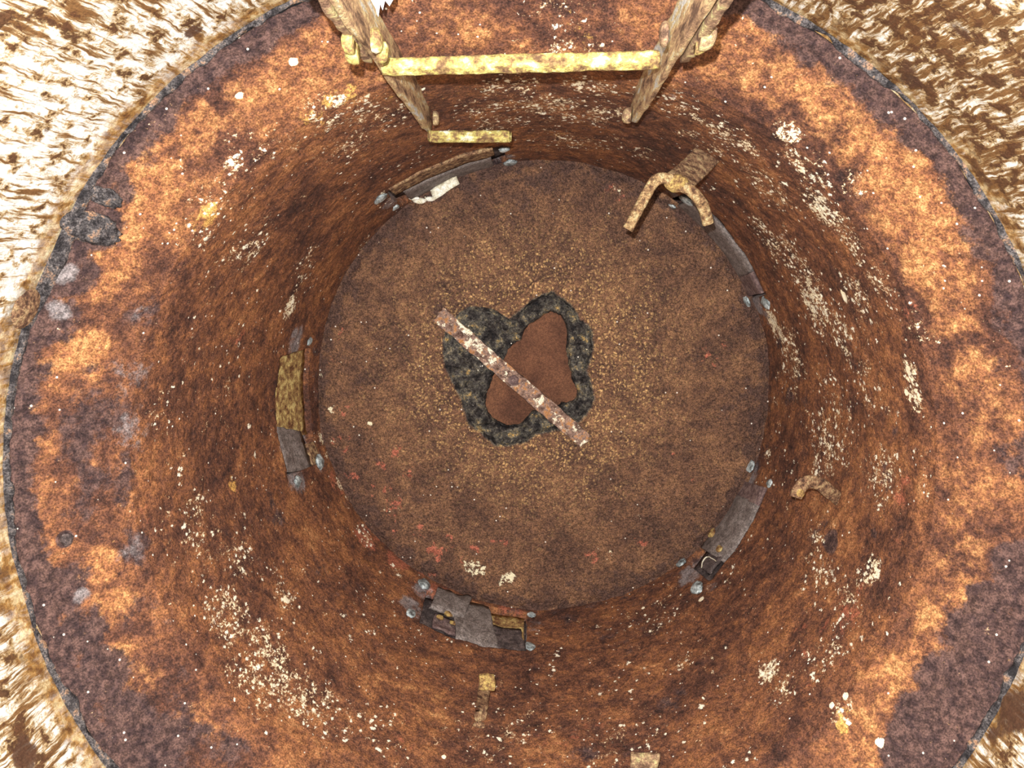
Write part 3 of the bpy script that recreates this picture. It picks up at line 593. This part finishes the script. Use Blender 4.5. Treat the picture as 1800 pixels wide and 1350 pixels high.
def port(key, name, label, cat='port'):
    p = PORTS[key]; e = empty(name, port_pt(p, .5, .5, 0), label, cat, 'access ports round the foot of the wall')
    for q, (u, v) in enumerate(p['ends']):
        if key == 'L' and q == 3: continue
        c = hit(u, v) ; f = frame(c); r = (6.5+2.0*((q*7+len(key)) % 3))*(H-c[2])/F
        V, Fc = lump(c+f[2]*.002, r, (1.15, 2.0, .45), .9, q+len(key)*5+ord(key[0]), f); mk('weld_lump', V, Fc, M_BLOB, e)
    return e, p
e, p = port('TL', 'access_port', 'long narrow port with grey channel and a pale shard, below the broken ladder rung')
patch(p, 0, 1, 0, 1, -.018, .004, 'back_plate', M_DKGREY, e)
patch(p, .10, .88, .42, 1.0, -.002, .005, 'grey_strip', M_GREY, e, bulge=.004)
patch(p, .04, .92, -.12, .22, .004, .006, 'upper_lip', M_HOOK, e)
V, Fc = box_mesh(hit(783, 330)+np.array([0, 0, .012]), (.026, .014, 0), (-.004, .010, 0), (0, 0, .0015), 6, 4, 1, 0, .002, 60); V[:, 1] += (V[:, 0]-V[:, 0].mean())*.1; mk('paint_shard', V, Fc, M_SHARD, e)
for (u, v, r, sd) in ((738, 353, .010, 3), (757, 350, .008, 4), (728, 349, .007, 8)): V, Fc = lump(hit(u, v)+np.array([0, 0, .004]), r, (1.4, .6, .5), .7, sd); mk('crust_crumb', V, Fc, M_SHARD, e)
e, p = port('TR', 'access_port', 'smooth dark grey strip port running down-right under the forked hook')
patch(p, 0, 1, 0, 1, -.018, .004, 'back_plate', M_DKGREY, e)
patch(p, .06, .80, .12, 1.0, .0, .006, 'grey_strip', M_GREY, e, bulge=.006)
patch(p, .80, .97, .05, .95, .006, .007, 'end_clip', M_BOLT, e)
e, p = port('L', 'access_port', 'port at left backed by an ochre rust plate, grey at its lower end')
patch(p, 0, .98, 0, 1, -.020, .003, 'back_plate', M_DKGREY, e)
patch(p, .02, .72, .05, 1.0, -.010, .005, 'ochre_plate', M_OCHRE, e, rough=.003)
patch(p, .62, .97, .02, .72, -.003, .005, 'grey_strip', M_GREY, e, skew=.06, rough=.004)
patch(p, .80, 1.0, .74, 1.02, -.001, .004, 'rust_tongue', M_HOOK, e)
e, p = port('B', 'access_port', 'port at bottom centre with a slumped grey sheet and yellow rust spots')
patch(p, 0, 1, 0, 1, -.020, .003, 'back_plate', M_DKGREY, e)
patch(p, .58, .98, .05, .98, -.012, .004, 'ochre_plate', M_OCHRE, e)
patch(p, .40, .78, .0, 1.0, .0, .005, 'grey_strip', M_GREY, e, skew=-.16, bulge=.008, rough=.005)
patch(p, .06, .42, .45, 1.06, .006, .006, 'folded_flap', M_GREY, e, skew=.04, bulge=.008, rough=.006, seed=8)
patch(p, .72, 1.0, .0, .55, -.002, .005, 'dark_scrap', M_DKGREY, e, skew=-.05, rough=.005)
patch(p, .14, .42, .12, .48, -.005, .004, 'scrap_plate', M_BOLT, e, rough=.004)
for q, (u, v, r) in enumerate(((787, 1082, .0075), (772, 1088, .006), (795, 1098, .0055))): V, Fc = lump(hit(u, v)+frame(hit(u, v))[2]*.004, r*1.3, (1, 1, .5), .5, q+2, frame(hit(u, v))); mk('rust_spot', V, Fc, M_HOOKY, e)
e, p = port('BR', 'access_port', 'dark grey strip port at lower right with cobwebbed lower end')
patch(p, 0, 1, 0, 1, -.018, .004, 'back_plate', M_DKGREY, e)
patch(p, .14, .80, .03, .98, .0, .006, 'grey_strip', M_GREY, e, bulge=.008)
patch(p, -.02, .16, .0, 1.0, .006, .007, 'end_clip', M_BOLT, e)
patch(p, .74, .95, .1, .55, .004, .005, 'dark_scrap', M_DKGREY, e, rough=.005)
for q, (u, v, r) in enumerate(((1255, 940, .010), (1268, 968, .008))): V, Fc = lump(hit(u, v)+frame(hit(u, v))[2]*.006, r, (1, 1.6, .5), .5, q+5, frame(hit(u, v))); mk('rust_spot', V, Fc, M_OCHRE, e)
cb = [hit(1240, 1005), hit(1243, 990), hit(1252, 984), hit(1266, 993)]; cb = [c+frame(c)[2]*.012 for c in cb]
V, Fc = sweep(cb, .0025, .0015, (0, 0, 1), 6); mk('cobweb_strand', V, Fc, M_SHARD, e)

# ------------------------------------------------------------------ bar over the hole
b0, b1 = hit(771, 551), hit(1030, 775); c = (b0+b1)/2; bar = empty('flat_bar', c, 'flat bar with flaking white paint lying diagonally across the corroded hole', 'metal bar')
a = (b1-b0)/2; t = a/np.linalg.norm(a); s = np.array([-t[1], t[0], 0])
V, Fc = box_mesh(c+np.array([0, 0, .012]), a, s*.0165, (0, 0, .0035), 70, 5, 1, .0008)
V[:, :2] += (fbm(V, 60, 4, 2)*.007)[:, None]*s[None, :2]; V[:, 2] += fbm(V, 20, 3, 6)*.004
u_ = (V-c)@t; L = np.linalg.norm(a); V += np.outer(np.where(np.abs(u_) > L*.985, fbm(V, 160, 3, 8)*.02, 0), t)
V -= np.outer(np.exp(-((u_+L)/.05)**2)*0, s)
mk('bar_strip', V, Fc, M_BAR, bar)
cbolt = hit(903, 667)+np.array([0, 0, .014]); n = 6; V = []
for h, f in ((0, 1), (.006, 1), (.0075, .8), (.0075, .45), (.012, .42), (.0125, .1)): V += [cbolt+np.array([math.cos(2*math.pi*i/n+.3)*.012*f, math.sin(2*math.pi*i/n+.3)*.012*f, h]) for i in range(n)]
Fc = [(q*n+i, q*n+(i+1) % n, (q+1)*n+(i+1) % n, (q+1)*n+i) for q in range(5) for i in range(n)]+[tuple(range(30, 36))]
mk('bolt', V, Fc, M_BOLT, bar, smooth=False)

# ------------------------------------------------------------------ scale and flakes on the flange
def flake(u, v, r, sx, name, label, m, seed, cat='rust flake', amp=.5, lift=.002):
    c = hit(u, v); f = frame(c)
    if H-c[2] > 1.0 and H-c[2] < 1.12:      # flange faces up and inwards
        n_ = f[2]*.80+np.array([0, 0, .60]); n_ /= np.linalg.norm(n_); f = np.array([f[0], np.cross(n_, f[0]), n_])
    V, Fc = lump(c+f[2]*lift, r*(H-c[2])/F, sx, amp, seed, f, 4)
    o = mk(name, rough_solid(V, Fc, .002, 70), Fc, m, at0=c); tag(o, label, cat); return o
d_ = flake(40, 541, 38, (1, 1, .14), 'rust_disc', 'round tan rust disc overlapping the seam at the left edge', M_HOOK, 2, 'rust disc', .06, .004)
flake(158, 400, 40, (.75, 1.25, .30), 'rust_crust', 'large grey crusted scab on the seam at upper left', M_SEAM, 6, 'rust crust', .8)
flake(185, 345, 26, (.6, 1.1, .26), 'rust_crust', 'narrower grey crusted scab just above the large one at upper left', M_SEAM, 9, 'rust crust', .8)
flake(116, 948, 13, (1, .9, .4), 'scale_lump', 'small black scale lump on the left flange', M_DKGREY, 12, 'scale lump', .9)
